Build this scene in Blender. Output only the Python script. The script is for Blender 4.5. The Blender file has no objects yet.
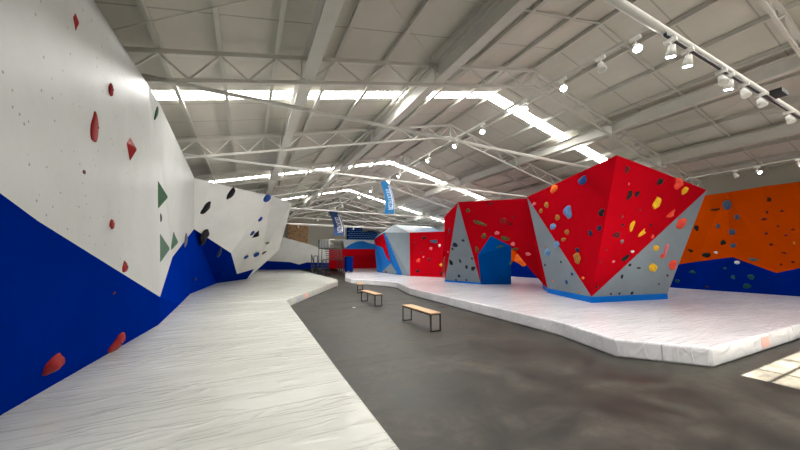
import bpy, bmesh, math, random
from mathutils import Vector, Matrix
from mathutils.bvhtree import BVHTree
random.seed(7)
SC = bpy.context.scene; COL = SC.collection
# ------------------------------------------------------------------ camera
F = 308.0; CAMH = 1.8
PITCH = math.atan2(33, 308); YAW = math.atan2(153*math.cos(PITCH), 308.)
cd = bpy.data.cameras.new('camera'); cam = bpy.data.objects.new('camera', cd); COL.objects.link(cam)
cd.sensor_width = 36; cd.lens = F/800*36; cd.clip_start = .05; cd.clip_end = 300
cam.location = (0, 0, CAMH); cam.rotation_euler = (math.pi/2+PITCH, 0, -YAW); SC.camera = cam
sp, cp, sy, cy = math.sin(PITCH), math.cos(PITCH), math.sin(YAW), math.cos(YAW)
def ray(px, py):                       # survey helper: direction of a sight line measured on site
    x = (px-400)/F; y = (225-py)/F
    up = y*cp+sp; fw = cp-y*sp
    return Vector((fw*sy+x*cy, fw*cy-x*sy, up))
def onz(px, py, z): r = ray(px, py); return Vector((0, 0, CAMH))+r*((z-CAMH)/r.z)
def onx(px, py, X): r = ray(px, py); return Vector((0, 0, CAMH))+r*(X/r.x)
def ony(px, py, Y): r = ray(px, py); return Vector((0, 0, CAMH))+r*(Y/r.y)
def onplane(px, py, a, b, c):
    n = (b-a).cross(c-a); r = ray(px, py); o = Vector((0, 0, CAMH))
    return o+r*(n.dot(a-o)/n.dot(r))
# ------------------------------------------------------------------ materials
def lin(c): return tuple((v/12.92 if v <= .04045 else ((v+.055)/1.055)**2.4) for v in c)
def rgb(r, g, b): return lin((r/255, g/255, b/255))+(1,)
class NT:
    def __init__(s, name):
        s.m = bpy.data.materials.new(name); s.m.use_nodes = True; s.t = s.m.node_tree
        s.b = s.t.nodes['Principled BSDF']
    def n(s, typ, **kw):
        nd = s.t.nodes.new(typ)
        for k, v in kw.items():
            if k in nd.inputs: nd.inputs[k].default_value = v
            else: setattr(nd, k, v)
        return nd
    def l(s, a, b): s.t.links.new(a, b)
    def mix(s, fac, a, b, blend='MIX'):
        nd = s.t.nodes.new('ShaderNodeMix'); nd.data_type = 'RGBA'; nd.blend_type = blend
        for i, v in ((0, fac), (6, a), (7, b)):
            if isinstance(v, (int, float, tuple)): nd.inputs[i].default_value = v
            else: s.l(v, nd.inputs[i])
        return nd.outputs[2]
    def ramp(s, src, p0, p1, c0=(0, 0, 0, 1), c1=(1, 1, 1, 1)):
        nd = s.t.nodes.new('ShaderNodeValToRGB'); e = nd.color_ramp.elements
        e[0].position, e[0].color, e[1].position, e[1].color = p0, c0, p1, c1
        s.l(src, nd.inputs[0]); return nd.outputs[0]
    def coord(s, scale=(1, 1, 1), rot=(0, 0, 0)):
        tc = s.n('ShaderNodeTexCoord'); mp = s.n('ShaderNodeMapping')
        mp.inputs['Scale'].default_value = scale; mp.inputs['Rotation'].default_value = rot
        s.l(tc.outputs['Object'], mp.inputs[0]); return mp.outputs[0]
    def noise(s, vec, scale, detail=4, rough=.6, dist=0):
        nd = s.n('ShaderNodeTexNoise', Scale=scale, Detail=detail, Roughness=rough, Distortion=dist)
        s.l(vec, nd.inputs['Vector']); return nd.outputs[0]
    def bump(s, h, strength, dist=.02):
        nd = s.n('ShaderNodeBump', Strength=strength, Distance=dist); s.l(h, nd.inputs['Height'])
        s.l(nd.outputs[0], s.b.inputs['Normal'])
def plain(name, c, rough=.5, metal=0, spec=.5, var=.06, bump=0.):
    k = NT(name); v = k.coord(); nz = k.noise(v, 3.5, 5)
    d = tuple(x*(1-var*2) for x in c[:3])+(1,)
    k.l(k.mix(k.ramp(nz, .3, .7), d, c), k.b.inputs['Base Color'])
    k.b.inputs['Roughness'].default_value = rough; k.b.inputs['Metallic'].default_value = metal
    k.b.inputs['Specular IOR Level'].default_value = spec
    if bump: k.bump(k.noise(v, 30, 4), bump, .01)
    return k.m
def emit(name, c, s):
    k = NT(name); k.b.inputs['Base Color'].default_value = c
    k.b.inputs['Emission Color'].default_value = c; k.b.inputs['Emission Strength'].default_value = s
    return k.m
def panel_paint(name, c, rough=.42, dots=.55, scuff=.12, dotc=(.03, .03, .03, 1), dscale=3.4):
    """painted plywood climbing panel: bolt holes, chalk and rubber scuffs"""
    k = NT(name); v = k.coord()
    big = k.noise(v, 1.1, 6, .65); fine = k.noise(k.coord((1, 1, .35)), 9, 6, .75, 1.5)
    base = k.mix(k.ramp(big, .35, .75), c, tuple(x*.88 for x in c[:3])+(1,))
    g = sum(c[:3])/3
    sc = tuple(x*.55 for x in c[:3])+(1,) if g > .3 else tuple(min(1, x*1.2+.006) for x in c[:3])+(1,)
    m1 = k.n('ShaderNodeMath', operation='MULTIPLY'); k.l(k.ramp(fine, .6, .72), m1.inputs[0]); k.l(k.ramp(big, .45, .62), m1.inputs[1])
    m2 = k.n('ShaderNodeMath', operation='MULTIPLY'); k.l(m1.outputs[0], m2.inputs[0]); m2.inputs[1].default_value = scuff*3
    base = k.mix(m2.outputs[0], base, sc)
    vo = k.n('ShaderNodeTexVoronoi', Scale=8, Randomness=.8); k.l(v, vo.inputs['Vector'])
    dm = k.ramp(vo.outputs['Distance'], .075, .11, (dots, dots, dots, 1), (0, 0, 0, 1))
    base = k.mix(dm, base, dotc)
    k.l(base, k.b.inputs['Base Color']); k.b.inputs['Roughness'].default_value = rough; k.b.inputs['Specular IOR Level'].default_value = .4 if g > .3 else .0
    k.bump(k.noise(v, 2.2, 3), .12, .05)
    return k.m
def vinyl(name, c):
    """wrinkled white vinyl mat cover"""
    k = NT(name)
    def ridge(src, w):
        nd = k.t.nodes.new('ShaderNodeValToRGB'); e = nd.color_ramp.elements; nd.color_ramp.interpolation = 'EASE'
        e[0].position, e[0].color = .5-w, (0, 0, 0, 1); e[1].position, e[1].color = .5+w, (0, 0, 0, 1)
        m = e.new(.5); m.color = (1, 1, 1, 1); k.l(src, nd.inputs[0]); return nd.outputs[0]
    def add(a, b, f=1.):
        m = k.n('ShaderNodeMath', operation='MULTIPLY'); k.l(b, m.inputs[0]); m.inputs[1].default_value = f
        s_ = k.n('ShaderNodeMath', operation='ADD'); k.l(a, s_.inputs[0]); k.l(m.outputs[0], s_.inputs[1]); return s_.outputs[0]
    a = k.noise(k.coord((.30, 2.1, .7), (0, 0, .08)), 1.9, 2.2, .5, .5)
    b = k.noise(k.coord((.5, 2.6, .9), (0, 0, -.35)), 1.2, 2, .5, .6)
    d = k.noise(k.coord((.16, .7, .6), (0, 0, .2)), 1.2, 2, .5, .3)
    h = add(d, ridge(a, .05), .30); h = add(h, ridge(b, .045), .26); h = add(h, a, .5)
    k.bump(h, .55, .045)
    dirt = k.noise(k.coord((.5, 1.2, 1)), 1.3, 6, .7)
    k.l(k.mix(k.ramp(dirt, .35, .75), c, tuple(x*.8 for x in c[:3])+(1,)), k.b.inputs['Base Color'])
    k.b.inputs['Roughness'].default_value = .2; k.b.inputs['Specular IOR Level'].default_value = .5
    return k.m
def concrete(name):
    k = NT(name); v = k.coord()
    a = k.noise(v, 1.0, 9, .7, .5); b = k.noise(v, 5, 6, .7); c = k.noise(k.coord((.35, 1.6, 1), (0, 0, .5)), .8, 5, .6, 1)
    col = k.mix(k.ramp(a, .36, .68), rgb(16, 15, 13), rgb(80, 76, 68))
    col = k.mix(k.ramp(c, .52, .7), col, rgb(34, 32, 28))
    f = k.n('ShaderNodeMath', operation='MULTIPLY'); k.l(k.ramp(b, .45, .62), f.inputs[0]); f.inputs[1].default_value = .55
    col = k.mix(f.outputs[0], col, rgb(40, 38, 33))
    # saw-cut control joints
    br = k.n('ShaderNodeTexBrick', Scale=1.0); k.l(k.coord(), br.inputs['Vector'])
    br.inputs['Brick Width'].default_value = 4.6; br.inputs['Row Height'].default_value = 4.6
    br.inputs['Mortar Size'].default_value = .008; br.offset = 0
    col = k.mix(br.outputs['Fac'], col, rgb(40, 39, 36))
    k.l(col, k.b.inputs['Base Color'])
    k.l(k.ramp(a, .3, .75, (.42, .42, .42, 1), (.68, .68, .68, 1)), k.b.inputs['Roughness'])
    k.b.inputs['Specular IOR Level'].default_value = .35
    k.bump(b, .12, .01); return k.m
def roofing(name):
    k = NT(name); v = k.coord()
    a = k.noise(k.coord((1, .5, 1)), .7, 5, .6)
    col = k.mix(k.ramp(a, .3, .7), rgb(206, 203, 193), rgb(192, 188, 178))
    w = k.n('ShaderNodeTexWave', wave_type='BANDS', bands_direction='Y', Scale=.273, Distortion=.25); w.inputs['Detail Scale'].default_value = .6
    k.l(v, w.inputs['Vector'])
    col = k.mix(k.ramp(w.outputs[1], .0, .004, (.5, .5, .5, 1), (0, 0, 0, 1)), col, rgb(100, 96, 90))
    k.l(col, k.b.inputs['Base Color']); k.b.inputs['Roughness'].default_value = .55
    h = k.n('ShaderNodeMath', operation='ADD'); k.l(k.noise(k.coord((1, 3, 1)), 1.3, 4), h.inputs[0]); k.l(w.outputs[1], h.inputs[1])
    k.bump(h.outputs[0], .25, .05); return k.m
def wood(name, c1, c2, sc=(1, 12, 12)):
    k = NT(name); a = k.noise(k.coord(sc), 3, 6, .6, .6)
    k.l(k.mix(k.ramp(a, .35, .65), c1, c2), k.b.inputs['Base Color']); k.b.inputs['Roughness'].default_value = .55
    return k.m
def cladding(name, c):
    k = NT(name); v = k.coord()
    w = k.n('ShaderNodeTexWave', wave_type='BANDS', bands_direction='X', Scale=.8); k.l(v, w.inputs['Vector'])
    w2 = k.n('ShaderNodeTexWave', wave_type='BANDS', bands_direction='Y', Scale=.8); k.l(v, w2.inputs['Vector'])
    col = k.mix(k.ramp(w.outputs[1], .0, .03, (.6, .6, .6, 1), (0, 0, 0, 1)), c, tuple(x*.5 for x in c[:3])+(1,))
    k.l(col, k.b.inputs['Base Color']); k.b.inputs['Roughness'].default_value = .6; return k.m
M = {}
M['white'] = panel_paint('white panel paint', rgb(188, 190, 188), .44, .75, .30, (.12, .12, .12, 1), 2.6)
M['white_lit'] = panel_paint('lit white panel paint', rgb(212, 213, 210), .45, .6, .14, (.12, .12, .12, 1), 2.6)  # same white paint, lightened to paint in stronger light on prow and far wall
M['blue'] = panel_paint('blue panel paint', rgb(0, 34, 130), .38, .25, .06, (.01, .02, .06, 1), 2.6)
M['red'] = panel_paint('red panel paint', rgb(172, 8, 24), .45, .45, .05, (.12, .005, .01, 1), 3.2)
M['grey'] = panel_paint('grey panel paint', rgb(126, 137, 146), .5, .5, .06, (.05, .06, .07, 1), 3.2)
M['orange'] = panel_paint('orange panel paint', rgb(192, 70, 0), .5, .4, .05, (.15, .04, 0, 1), 3.2)
M['midblue'] = panel_paint('mid blue panel paint', rgb(0, 74, 150), .45, .2, .05, (.01, .04, .1, 1), 3.2)
M['skyblue'] = panel_paint('bright blue panel paint', rgb(34, 104, 180), .45, .2, .05, (.01, .04, .1, 1), 3.2)
M['navy'] = panel_paint('navy panel paint', rgb(2, 36, 112), .4, .2, .05, (.01, .02, .06, 1), 3.2)
M['kick'] = plain('blue kick board', rgb(0, 104, 196), .5, 0, .08)
M['pale'] = panel_paint('pale blue grey panel paint', rgb(180, 190, 198), .5, .3, .05, (.1, .1, .1, 1), 3)
M['lightblue'] = panel_paint('light blue panel paint', rgb(128, 160, 200), .5, .3, .05, (.1, .1, .1, 1), 3)
M['ply'] = wood('raw plywood', rgb(176, 138, 92), rgb(150, 112, 70), (2, 2, 8))
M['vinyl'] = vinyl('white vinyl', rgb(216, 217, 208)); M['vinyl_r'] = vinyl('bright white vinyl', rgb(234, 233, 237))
M['concrete'] = concrete('stained concrete')
M['roof'] = roofing('roof foil lining')
M['steel'] = plain('painted steel', rgb(208, 206, 199), .45, 0, .5, .04)
M['steel_d'] = plain('galvanised steel', rgb(200, 198, 190), .5, .1, .5, .05)
M['steel_w'] = plain('white steel tube', rgb(236, 234, 228), .4, 0, .5, .03)
M['black'] = plain('black steel', rgb(26, 26, 27), .45)
M['steel_g'] = plain('dark grey sheet', rgb(88, 90, 90), .6)
M['cap'] = plain('dusty grey panel top', rgb(96, 94, 90), .8)
M['bench'] = wood('bench plywood', rgb(206, 172, 134), rgb(186, 148, 108), (10, 1.2, 6))
M['clad'] = cladding('wall cladding', rgb(168, 164, 152))
M['clad_d'] = cladding('shaded wall cladding', rgb(150, 146, 136))
M['sky'] = emit('skylight sheet', (1, .99, .96, 1), 26)
M['lamp_on'] = emit('lamp lens', (1, .99, .95, 1), 60)
M['lamp_off'] = plain('unlit lamp lens', rgb(225, 225, 220), .3)
M['banner'] = plain('blue banner cloth', rgb(0, 112, 172), .6)
M['banner_d'] = plain('dark blue banner cloth', rgb(0, 52, 108), .6)
M['print'] = plain('white banner print', rgb(240, 242, 244), .6, 0, .3, .01)
M['pink'] = plain('faded pink print', rgb(236, 178, 168), .5)
M['greyblue'] = plain('grey blue print', rgb(170, 178, 190), .5)
M['paper'] = plain('white paper', rgb(235, 235, 230), .7)
M['redline'] = plain('dark red line', rgb(130, 22, 40), .5)
HC = dict(red=(186, 34, 36), darkred=(120, 24, 34), orange=(238, 112, 24), coral=(240, 78, 58), yellow=(236, 186, 30), ochre=(206, 146, 60),
          green=(12, 92, 42), teal=(34, 96, 104), olive=(112, 96, 44), blue=(26, 84, 168), navy=(18, 36, 84), black=(24, 24, 26), grey=(122, 124, 128),
          white=(226, 226, 224), pink=(226, 112, 122), maroon=(126, 22, 34), bluegrey=(86, 104, 138), brown=(92, 40, 20), palegreen=(84, 122, 98), steelblue=(96, 140, 190))
def hm(c):
    n = 'hold '+c
    if n not in M: f = 1 if c in ('yellow', 'coral', 'orange', 'white', 'pink', 'steelblue') else .82; M[n] = plain(n, rgb(*[v*f for v in HC[c]]), .5, 0, .2, .12, .25)
    return M[n]
# ------------------------------------------------------------------ mesh helpers
def link(name, me, parent=None):
    o = bpy.data.objects.new(name, me); COL.objects.link(o)
    if parent is not None: o.parent = parent
    return o
def tag(o, label, cat, group=None, kind=None):
    if label: o['label'] = label
    if cat: o['category'] = cat
    if group: o['group'] = group
    if kind: o['kind'] = kind
    return o
def struct(o): o['kind'] = 'structure'; return o
def thing(name, label, cat, loc=(0, 0, 0), rz=0, group=None):
    o = bpy.data.objects.new(name, None); o.empty_display_size = .1; COL.objects.link(o)
    o.location = loc; o.rotation_euler = (0, 0, rz); return tag(o, label, cat, group)
class MB:
    def __init__(s): s.v = []; s.f = []; s.mi = []; s.m = []
    def idx(s, mat):
        if mat not in s.m: s.m.append(mat)
        return s.m.index(mat)
    def face(s, pts, mat):
        i = len(s.v); s.v += [tuple(p) for p in pts]; s.f.append(tuple(range(i, i+len(pts)))); s.mi.append(s.idx(mat)); return s
    def box(s, x0, x1, y0, y1, z0, z1, mat):
        c = [(x0, y0, z0), (x1, y0, z0), (x1, y1, z0), (x0, y1, z0), (x0, y0, z1), (x1, y0, z1), (x1, y1, z1), (x0, y1, z1)]
        for f in ((3, 2, 1, 0), (4, 5, 6, 7), (0, 1, 5, 4), (1, 2, 6, 5), (2, 3, 7, 6), (3, 0, 4, 7)): s.face([c[i] for i in f], mat)
        return s
    def bar(s, a, b, w, h, mat, up=(0, 0, 1)):
        a = Vector(a); b = Vector(b); d = (b-a).normalized(); u = Vector(up)
        if abs(d.dot(u)) > .98: u = Vector((1, 0, 0))
        x = d.cross(u).normalized()*w/2; y = x.cross(d).normalized()*h/2
        q = [p+i*x+j*y for p in (a, b) for i, j in ((-1, -1), (1, -1), (1, 1), (-1, 1))]
        for f in ((3, 2, 1, 0), (4, 5, 6, 7), (0, 1, 5, 4), (1, 2, 6, 5), (2, 3, 7, 6), (3, 0, 4, 7)): s.face([q[i] for i in f], mat)
        return s
    def tube(s, a, b, r, mat, n=10, r2=None):
        a = Vector(a); b = Vector(b); d = (b-a).normalized(); u = Vector((0, 0, 1))
        if abs(d.dot(u)) > .98: u = Vector((1, 0, 0))
        x = d.cross(u).normalized(); y = x.cross(d); r2 = r if r2 is None else r2
        A = [a+(x*math.cos(t*2*math.pi/n)+y*math.sin(t*2*math.pi/n))*r for t in range(n)]
        B = [b+(x*math.cos(t*2*math.pi/n)+y*math.sin(t*2*math.pi/n))*r2 for t in range(n)]
        for i in range(n):
            j = (i+1) % n; s.face([A[i], A[j], B[j], B[i]], mat)
        s.face(A[::-1], mat); s.face(B, mat); return s
    def prism(s, poly, z0, z1, mat, side=None):
        side = side or mat; n = len(poly)
        s.face([(p[0], p[1], z1) for p in poly], mat); s.face([(p[0], p[1], z0) for p in poly[::-1]], mat)
        for i in range(n):
            a, b = poly[i], poly[(i+1) % n]
            s.face([(a[0], a[1], z0), (b[0], b[1], z0), (b[0], b[1], z1), (a[0], a[1], z1)], side)
        return s
    def build(s, name, parent=None, smooth=False, merge=True, bevel=0):
        me = bpy.data.meshes.new(name); me.from_pydata(s.v, [], s.f)
        for m in s.m: me.materials.append(m)
        me.polygons.foreach_set('material_index', s.mi)
        if merge:
            bm = bmesh.new(); bm.from_mesh(me); bmesh.ops.remove_doubles(bm, verts=bm.verts, dist=1e-4)
            bmesh.ops.recalc_face_normals(bm, faces=bm.faces); bm.to_mesh(me); bm.free()
        if smooth: me.polygons.foreach_set('use_smooth', [True]*len(me.polygons))
        o = link(name, me, parent)
        if bevel:
            b = o.modifiers.new('bevel', 'BEVEL'); b.width = bevel; b.segments = 2; b.limit_method = 'ANGLE'
        return o
def cpy(o, parent=None, **kw):
    c = o.copy(); COL.objects.link(c)
    if parent is not None: c.parent = parent
    for ch in list(o.children): cpy(ch, c)
    return c
def lerp(a, b, t): return a+(b-a)*t
# ------------------------------------------------------------------ hall shell
XL, XR, XM, ZR, S = -2.95, 19.45, 8.2, 8.0, .23
Y0, Y1 = -3.2, 46.0
def zr(x): return ZR-(.247 if x < XM else .228)*abs(x-XM)
TH = .15                                          # purlin depth: lining sits above it
SKY = [-.8, 8.72, 18.2, 27.6]; SW = .24
struct(MB().box(XL-.3, XR+.3, Y0-.3, Y1+.3, -.2, 0, M['concrete']).build('floor'))
def slope(name, mat, ranges, z, lab=None):
    b = MB()
    for (ya, yb) in ranges:
        for (xa, xb) in ((XL-.2, XM), (XM, XR+.2)):
            q = [(xa, ya, zr(xa)+z), (xb, ya, zr(xb)+z), (xb, yb, zr(xb)+z), (xa, yb, zr(xa)+z)]
            t = [(x, y, zz+.05) for x, y, zz in q]
            b.face(q, mat); b.face(t[::-1], mat)
            b.face([q[0], q[1], t[1], t[0]], mat); b.face([q[2], q[3], t[3], t[2]], mat)
    return b.build(name)
rg = []; y = Y0-.2
for s_ in SKY: rg.append((y, s_-SW)); y = s_+SW
rg.append((y, Y1+.2))
struct(slope('ceiling', M['roof'], rg, TH))
names = ['behind the viewer', 'nearest in view above the red boulder', 'second in view along the roof', 'third in view, thin with distance', 'furthest, close to the far wall']
for i, s_ in enumerate(SKY):
    t = thing('skylight', 'bright translucent skylight strip folded over the ridge, '+names[i], 'skylight', (XM, s_, zr(XM)+TH), 0, 'skylight strips across the roof')
    for k, (xa, xb) in enumerate(((XL+.5, XM), (XM, XR-.5))):
        b = MB(); z = TH+.01
        q = [(xa-XM, -SW, zr(xa)-ZR+.01), (xb-XM, -SW, zr(xb)-ZR+.01), (xb-XM, SW, zr(xb)-ZR+.01), (xa-XM, SW, zr(xa)-ZR+.01)]
        b.face(q, M['sky']); b.face([(a, c, d+.02) for a, c, d in q][::-1], M['sky']); b.build('skylight_sheet', t)
# eaves beyond skylight ends are filled with lining
e = MB()
for s_ in SKY:
    for xa, xb in ((XL-.2, XL+.5), (XR-.5, XR+.2)):
        q = [(xa, s_-SW, zr(xa)+TH), (xb, s_-SW, zr(xb)+TH), (xb, s_+SW, zr(xb)+TH), (xa, s_+SW, zr(xa)+TH)]
        e.face(q, M['roof']); e.face([(a, b_, c+.04) for a, b_, c in q][::-1], M['roof'])
struct(e.build('trim_1'))
zl = zr(XL)+TH
def wallbox(name, x0, x1, y0, y1, z1): return struct(MB().box(x0, x1, y0, y1, 0, z1, M['clad']).build(name))
wallbox('wall_left', XL-.2, XL, Y0, Y1, zl+.02); wallbox('wall_right', XR, XR+.2, Y0, Y1, zr(XR)+TH+.02)
b = MB()
gp = [(XL-.2, 0), (XR+.2, 0), (XR+.2, zr(XR)+TH-.03), (XM, ZR+TH), (XL-.2, zl-.03)]
b.face([(x, Y1, z) for x, z in gp], M['clad']); b.face([(x, Y1+.2, z) for x, z in gp][::-1], M['clad'])
for i in range(5):
    a, c = gp[i], gp[(i+1) % 5]; b.face([(a[0], Y1, a[1]), (c[0], Y1, c[1]), (c[0], Y1+.2, c[1]), (a[0], Y1+.2, a[1])], M['clad'])
struct(b.build('wall_far'))
# front wall with the tall glazed door opening that lets the sun in
DX0, DX1, DZ = 6.92, 12.4, 4.15
b = MB(); b.box(XL-.2, DX0, Y0-.2, Y0, 0, 5.35, M['clad']).box(DX1, XR+.2, Y0-.2, Y0, 0, 5.35, M['clad']).box(DX0, DX1, Y0-.2, Y0, DZ, 5.35, M['clad'])
g2 = [(XL-.2, 5.35), (XR+.2, 5.35), (XR+.2, zr(XR+.2)+TH), (XM, ZR+TH), (XL-.2, zr(XL-.2)+TH)]
b.face([(x, Y0-.1, z) for x, z in g2], M['clad'])
struct(b.build('wall_front'))
b = MB()
x = DX0+.65
while x < DX1-.1: b.box(x-.022, x+.022, Y0-.11, Y0-.09, 0, DZ, M['steel_w']); x += 1.13
z = DZ-.29
while z > .1: b.box(DX0, DX1, Y0-.11, Y0-.09, z-.01, z+.01, M['steel_w']); z -= .29
struct(b.build('door_1'))
# ------------------------------------------------------------------ roof steel
PX = [-1.62, -.65, .36, 1.64, 2.92, 4.2, 5.55, 6.95, 8.2, 9.5, 10.8, 12.1, 13.4, 14.7, 16.0, 17.2, 18.4]
def cbar(x0, x1, dz, w, h, mat, y=0):
    b = MB()
    for xa, xb in ((x0, XM), (XM, x1)):
        b.bar((xa, y, zr(xa)+dz), (xb, y, zr(xb)+dz), w, h, mat)
    return b
for i, x in enumerate(PX):
    w = .045
    b = MB(); z0 = zr(x)
    b.box(-w/2, w/2, Y0, Y1, .02, TH-.015, M['steel_d']); b.box(-w/2-.02, w/2+.02, Y0, Y1, 0, .02, M['steel_d'])
    o = b.build('purlin'); o.location = (x, 0, z0)
    side = 'ridge' if abs(x-XM) < .01 else ('left' if x < XM else 'right')
    if side == 'ridge': lab = 'long grey steel purlin running under the roof ridge'
    else:
        seq = ['first', 'second', 'third', 'fourth', 'fifth', 'sixth', 'seventh', 'eighth']
        k = i if side == 'left' else len(PX)-1-i
        lab = 'long grey steel purlin, %s from the %s eave of the roof' % (seq[k], side)
    tag(o, lab, 'purlin', 'purlins under the roof lining')
# deep I-beams running along the hall
BX = [(1.02, 'white steel roof beam nearest the left eave, its flange catching light'), (4.45, 'deepest looking grey steel roof beam, left of the ridge'),
      (12.45, 'pale steel roof beam right of the ridge above the red boulder'), (15.9, 'pale steel roof beam nearest the right eave over the orange wall')]
for x, lab in BX:
    zt = zr(x)-.02; d = .5 if x < XM else .4; w = .26 if x < XM else .2; t = .03
    pr = [(-w/2, 0), (w/2, 0), (w/2, t), (t/2, t), (t/2, d-t), (w/2, d-t), (w/2, d), (-w/2, d), (-w/2, d-t), (-t/2, d-t), (-t/2, t), (-w/2, t)]
    b = MB(); n = len(pr)
    for i in range(n):
        a, c = pr[i], pr[(i+1) % n]
        b.face([(a[0], Y0, a[1]), (c[0], Y0, c[1]), (c[0], Y1, c[1]), (a[0], Y1, a[1])], M['steel'])
    o = b.build('roof_beam'); o.location = (x, 0, zt-d); tag(o, lab, 'beam', 'deep steel beams along the roof')
TY = [1.93+4.7*i for i in range(9)]
ordn = ['first', 'second', 'third', 'fourth', 'fifth', 'sixth', 'seventh', 'eighth', 'ninth', 'tenth']
def truss():
    t = thing('roof_truss', '', 'truss')
    b = cbar(XL, XR, -.05, .08, .09, M['steel']); b.build('top_chord', t)
    b = cbar(XL, XR, -.60, .06, .07, M['steel']); b.build('bottom_chord', t)
    xs = [XL+.15]+PX+[XR-.15]
    for i in range(len(xs)-1):
        a, c = xs[i], xs[i+1]; m = (a+c)/2
        for q in (a, c):
            MB().bar((q*.97+m*.03, 0, zr(q)-.08), (m, 0, zr(m)-.58), .035, .035, M['steel']).build('web_brace', t)
    MB().box(XM-.03, XM+.03, -.03, .03, ZR-.6, ZR-.05, M['steel']).build('ridge_post', t)
    for x, _ in BX: MB().box(x-.17, x-.14, -.06, .06, zr(x)-.62, zr(x)-.05, M['steel']).build('bracket', t)
    return t
T0 = truss()
def tielab(i): return 'straight horizontal white tie tube spanning the hall, %s from the viewer' % ordn[{4: 3, 5: 4, 6: 5}.get(i, i)]
for i, y in enumerate(TY):
    t = T0 if i == 0 else cpy(T0)
    t.location = (0, y, 0); tag(t, 'white lattice roof truss following the roof pitch, %s from the viewer' % ordn[i], 'truss', 'lattice roof trusses')
    if i in (3, 7, 8): continue
    r = .055 if i == 0 else .042
    o = MB().tube((XL, 0, 0), (XR, 0, 0), r, M['steel_w'], 12).build('tie_tube', None, True); o.location = (0, y, 5.0 if i else 4.93)
    tag(o, tielab(i), 'tube', 'horizontal tie tubes')
# bridging strips between the purlins at mid bay and diagonal rods
for i, y in enumerate([-1.2, 4.45, 7.9, 13.5, 22.8, 32.0, 41.2]):
    o = cbar(XL, XR, .04, .05, .04, M['steel_d']).build('bridging_strip'); o.location.y = y
    tag(o, 'thin dark bridging strip crossing the purlins, %s from the viewer' % ordn[i], 'strip', 'purlin bridging strips')
for i, (xa, ya, xb, yb) in enumerate([(-2.8, 6.5, 1.0, 4.5), (4.2, 6.5, 1.3, 4.0), (12.7, 6.5, 15.7, 2.1), (12.7, 2.1, 15.7, 6.5), (4.2, 11.6, 1.3, 15.7), (12.7, 11.2, 15.7, 15.7)]):
    o = MB().tube((xa, ya, zr(xa)-.03), (xb, yb, zr(xb)-.03), .012, M['steel_d'], 6).build('brace_rod')
    tag(o, ['thin diagonal steel rod under the left eave by the white wall', 'thin diagonal steel rod between the two left roof beams', 'thin diagonal rod over the right aisle, rising to the back',
            'thin diagonal rod over the right aisle, crossing its twin', 'thin diagonal rod left of ridge beyond the skylight', 'thin diagonal rod right of ridge beyond the skylight'][i], 'rod', 'diagonal roof brace rods')
# ------------------------------------------------------------------ mats
MZ = .32
def mat_obj(name, poly, label, mm='vinyl'):
    b = MB(); b.prism([Vector((p[0], p[1], 0)) for p in poly], 0, MZ, M[mm])
    o = b.build(name, bevel=.035); return tag(o, label, 'crash mat', 'white vinyl crash mats')
nearp = [(-2.6, -2.4), (1.1, -2.4), (1.15, 2.3), (1.17, 4.1), (1.24, 7.5), (1.32, 11.85), (-2.6, 11.85)]
mat_obj('crash_mat', nearp, 'long white crash mat at the foot of the white and blue wall, nearest the viewer')
farp = [(-2.6, 11.9), (1.36, 11.9), (1.55, 12.45), (5.35, 19.9), (5.7, 21.5), (5.95, 37), (5.95, 42.6), (-2.6, 42.6)]
mB = mat_obj('crash_mat', farp, 'white crash mat with pointed corner, beyond the long mat on the left')
rp = [(6.98, 2.45), (19.3, 2.35), (19.3, 42.6), (11.4, 42.6), (9.4, 32), (6.95, 23.8), (6.75, 21.6), (8.1, 18.2), (8.2, 17.0), (7.3, 13.8), (6.92, 9.1), (6.62, 5.0), (6.12, 3.5)]
mC = mat_obj('crash_mat', rp, 'wide white crash mat carrying the red and grey boulders', 'vinyl_r')
# faded prints and seams on the mat covers
def decal(parent, name, a, b, z0, z1, mat, off=.036, label=None):
    a = Vector((a[0], a[1], 0)); b_ = Vector((b[0], b[1], 0)); d = (b_-a).normalized(); n = Vector((d.y, -d.x, 0))*.006
    q = MB(); P = [a+n, b_+n, b_-n, a-n]; q.prism(P, z0, z1, mat); o = q.build(name, parent)
    if label: o['label'] = label
    return o
A_, B_ = Vector((1.55, 12.45, 0)), Vector((5.35, 19.9, 0))
decal(mB, 'print', lerp(A_, B_, .08), lerp(A_, B_, .15), .06, .24, M['greyblue'], label='grey blue faded print')
decal(mB, 'print', lerp(A_, B_, .19), lerp(A_, B_, .25), .1, .26, M['pink'], label='faded pink print')
A_, B_ = Vector((6.98, 2.45, 0)), Vector((19.3, 2.35, 0))
decal(mC, 'print', lerp(A_, B_, .165), lerp(A_, B_, .195), .07, .26, M['pink'], label='faded pink print')
for a, c in (((6.98, 2.45), (6.12, 3.5)),):
    a = Vector((*a, 0)); c = Vector((*c, 0)); decal(mC, 'seam', lerp(a, c, .49), lerp(a, c, .505), .01, MZ-.02, M['greyblue'])
# ------------------------------------------------------------------ climbing walls
WALLS = []
def poly_wall(name, faces, label, cat='climbing wall'):
    b = MB()
    for pts, mat in faces: b.face(pts, M[mat])
    o = b.build(name); WALLS.append(o); return tag(o, label, cat)
V = Vector
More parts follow.
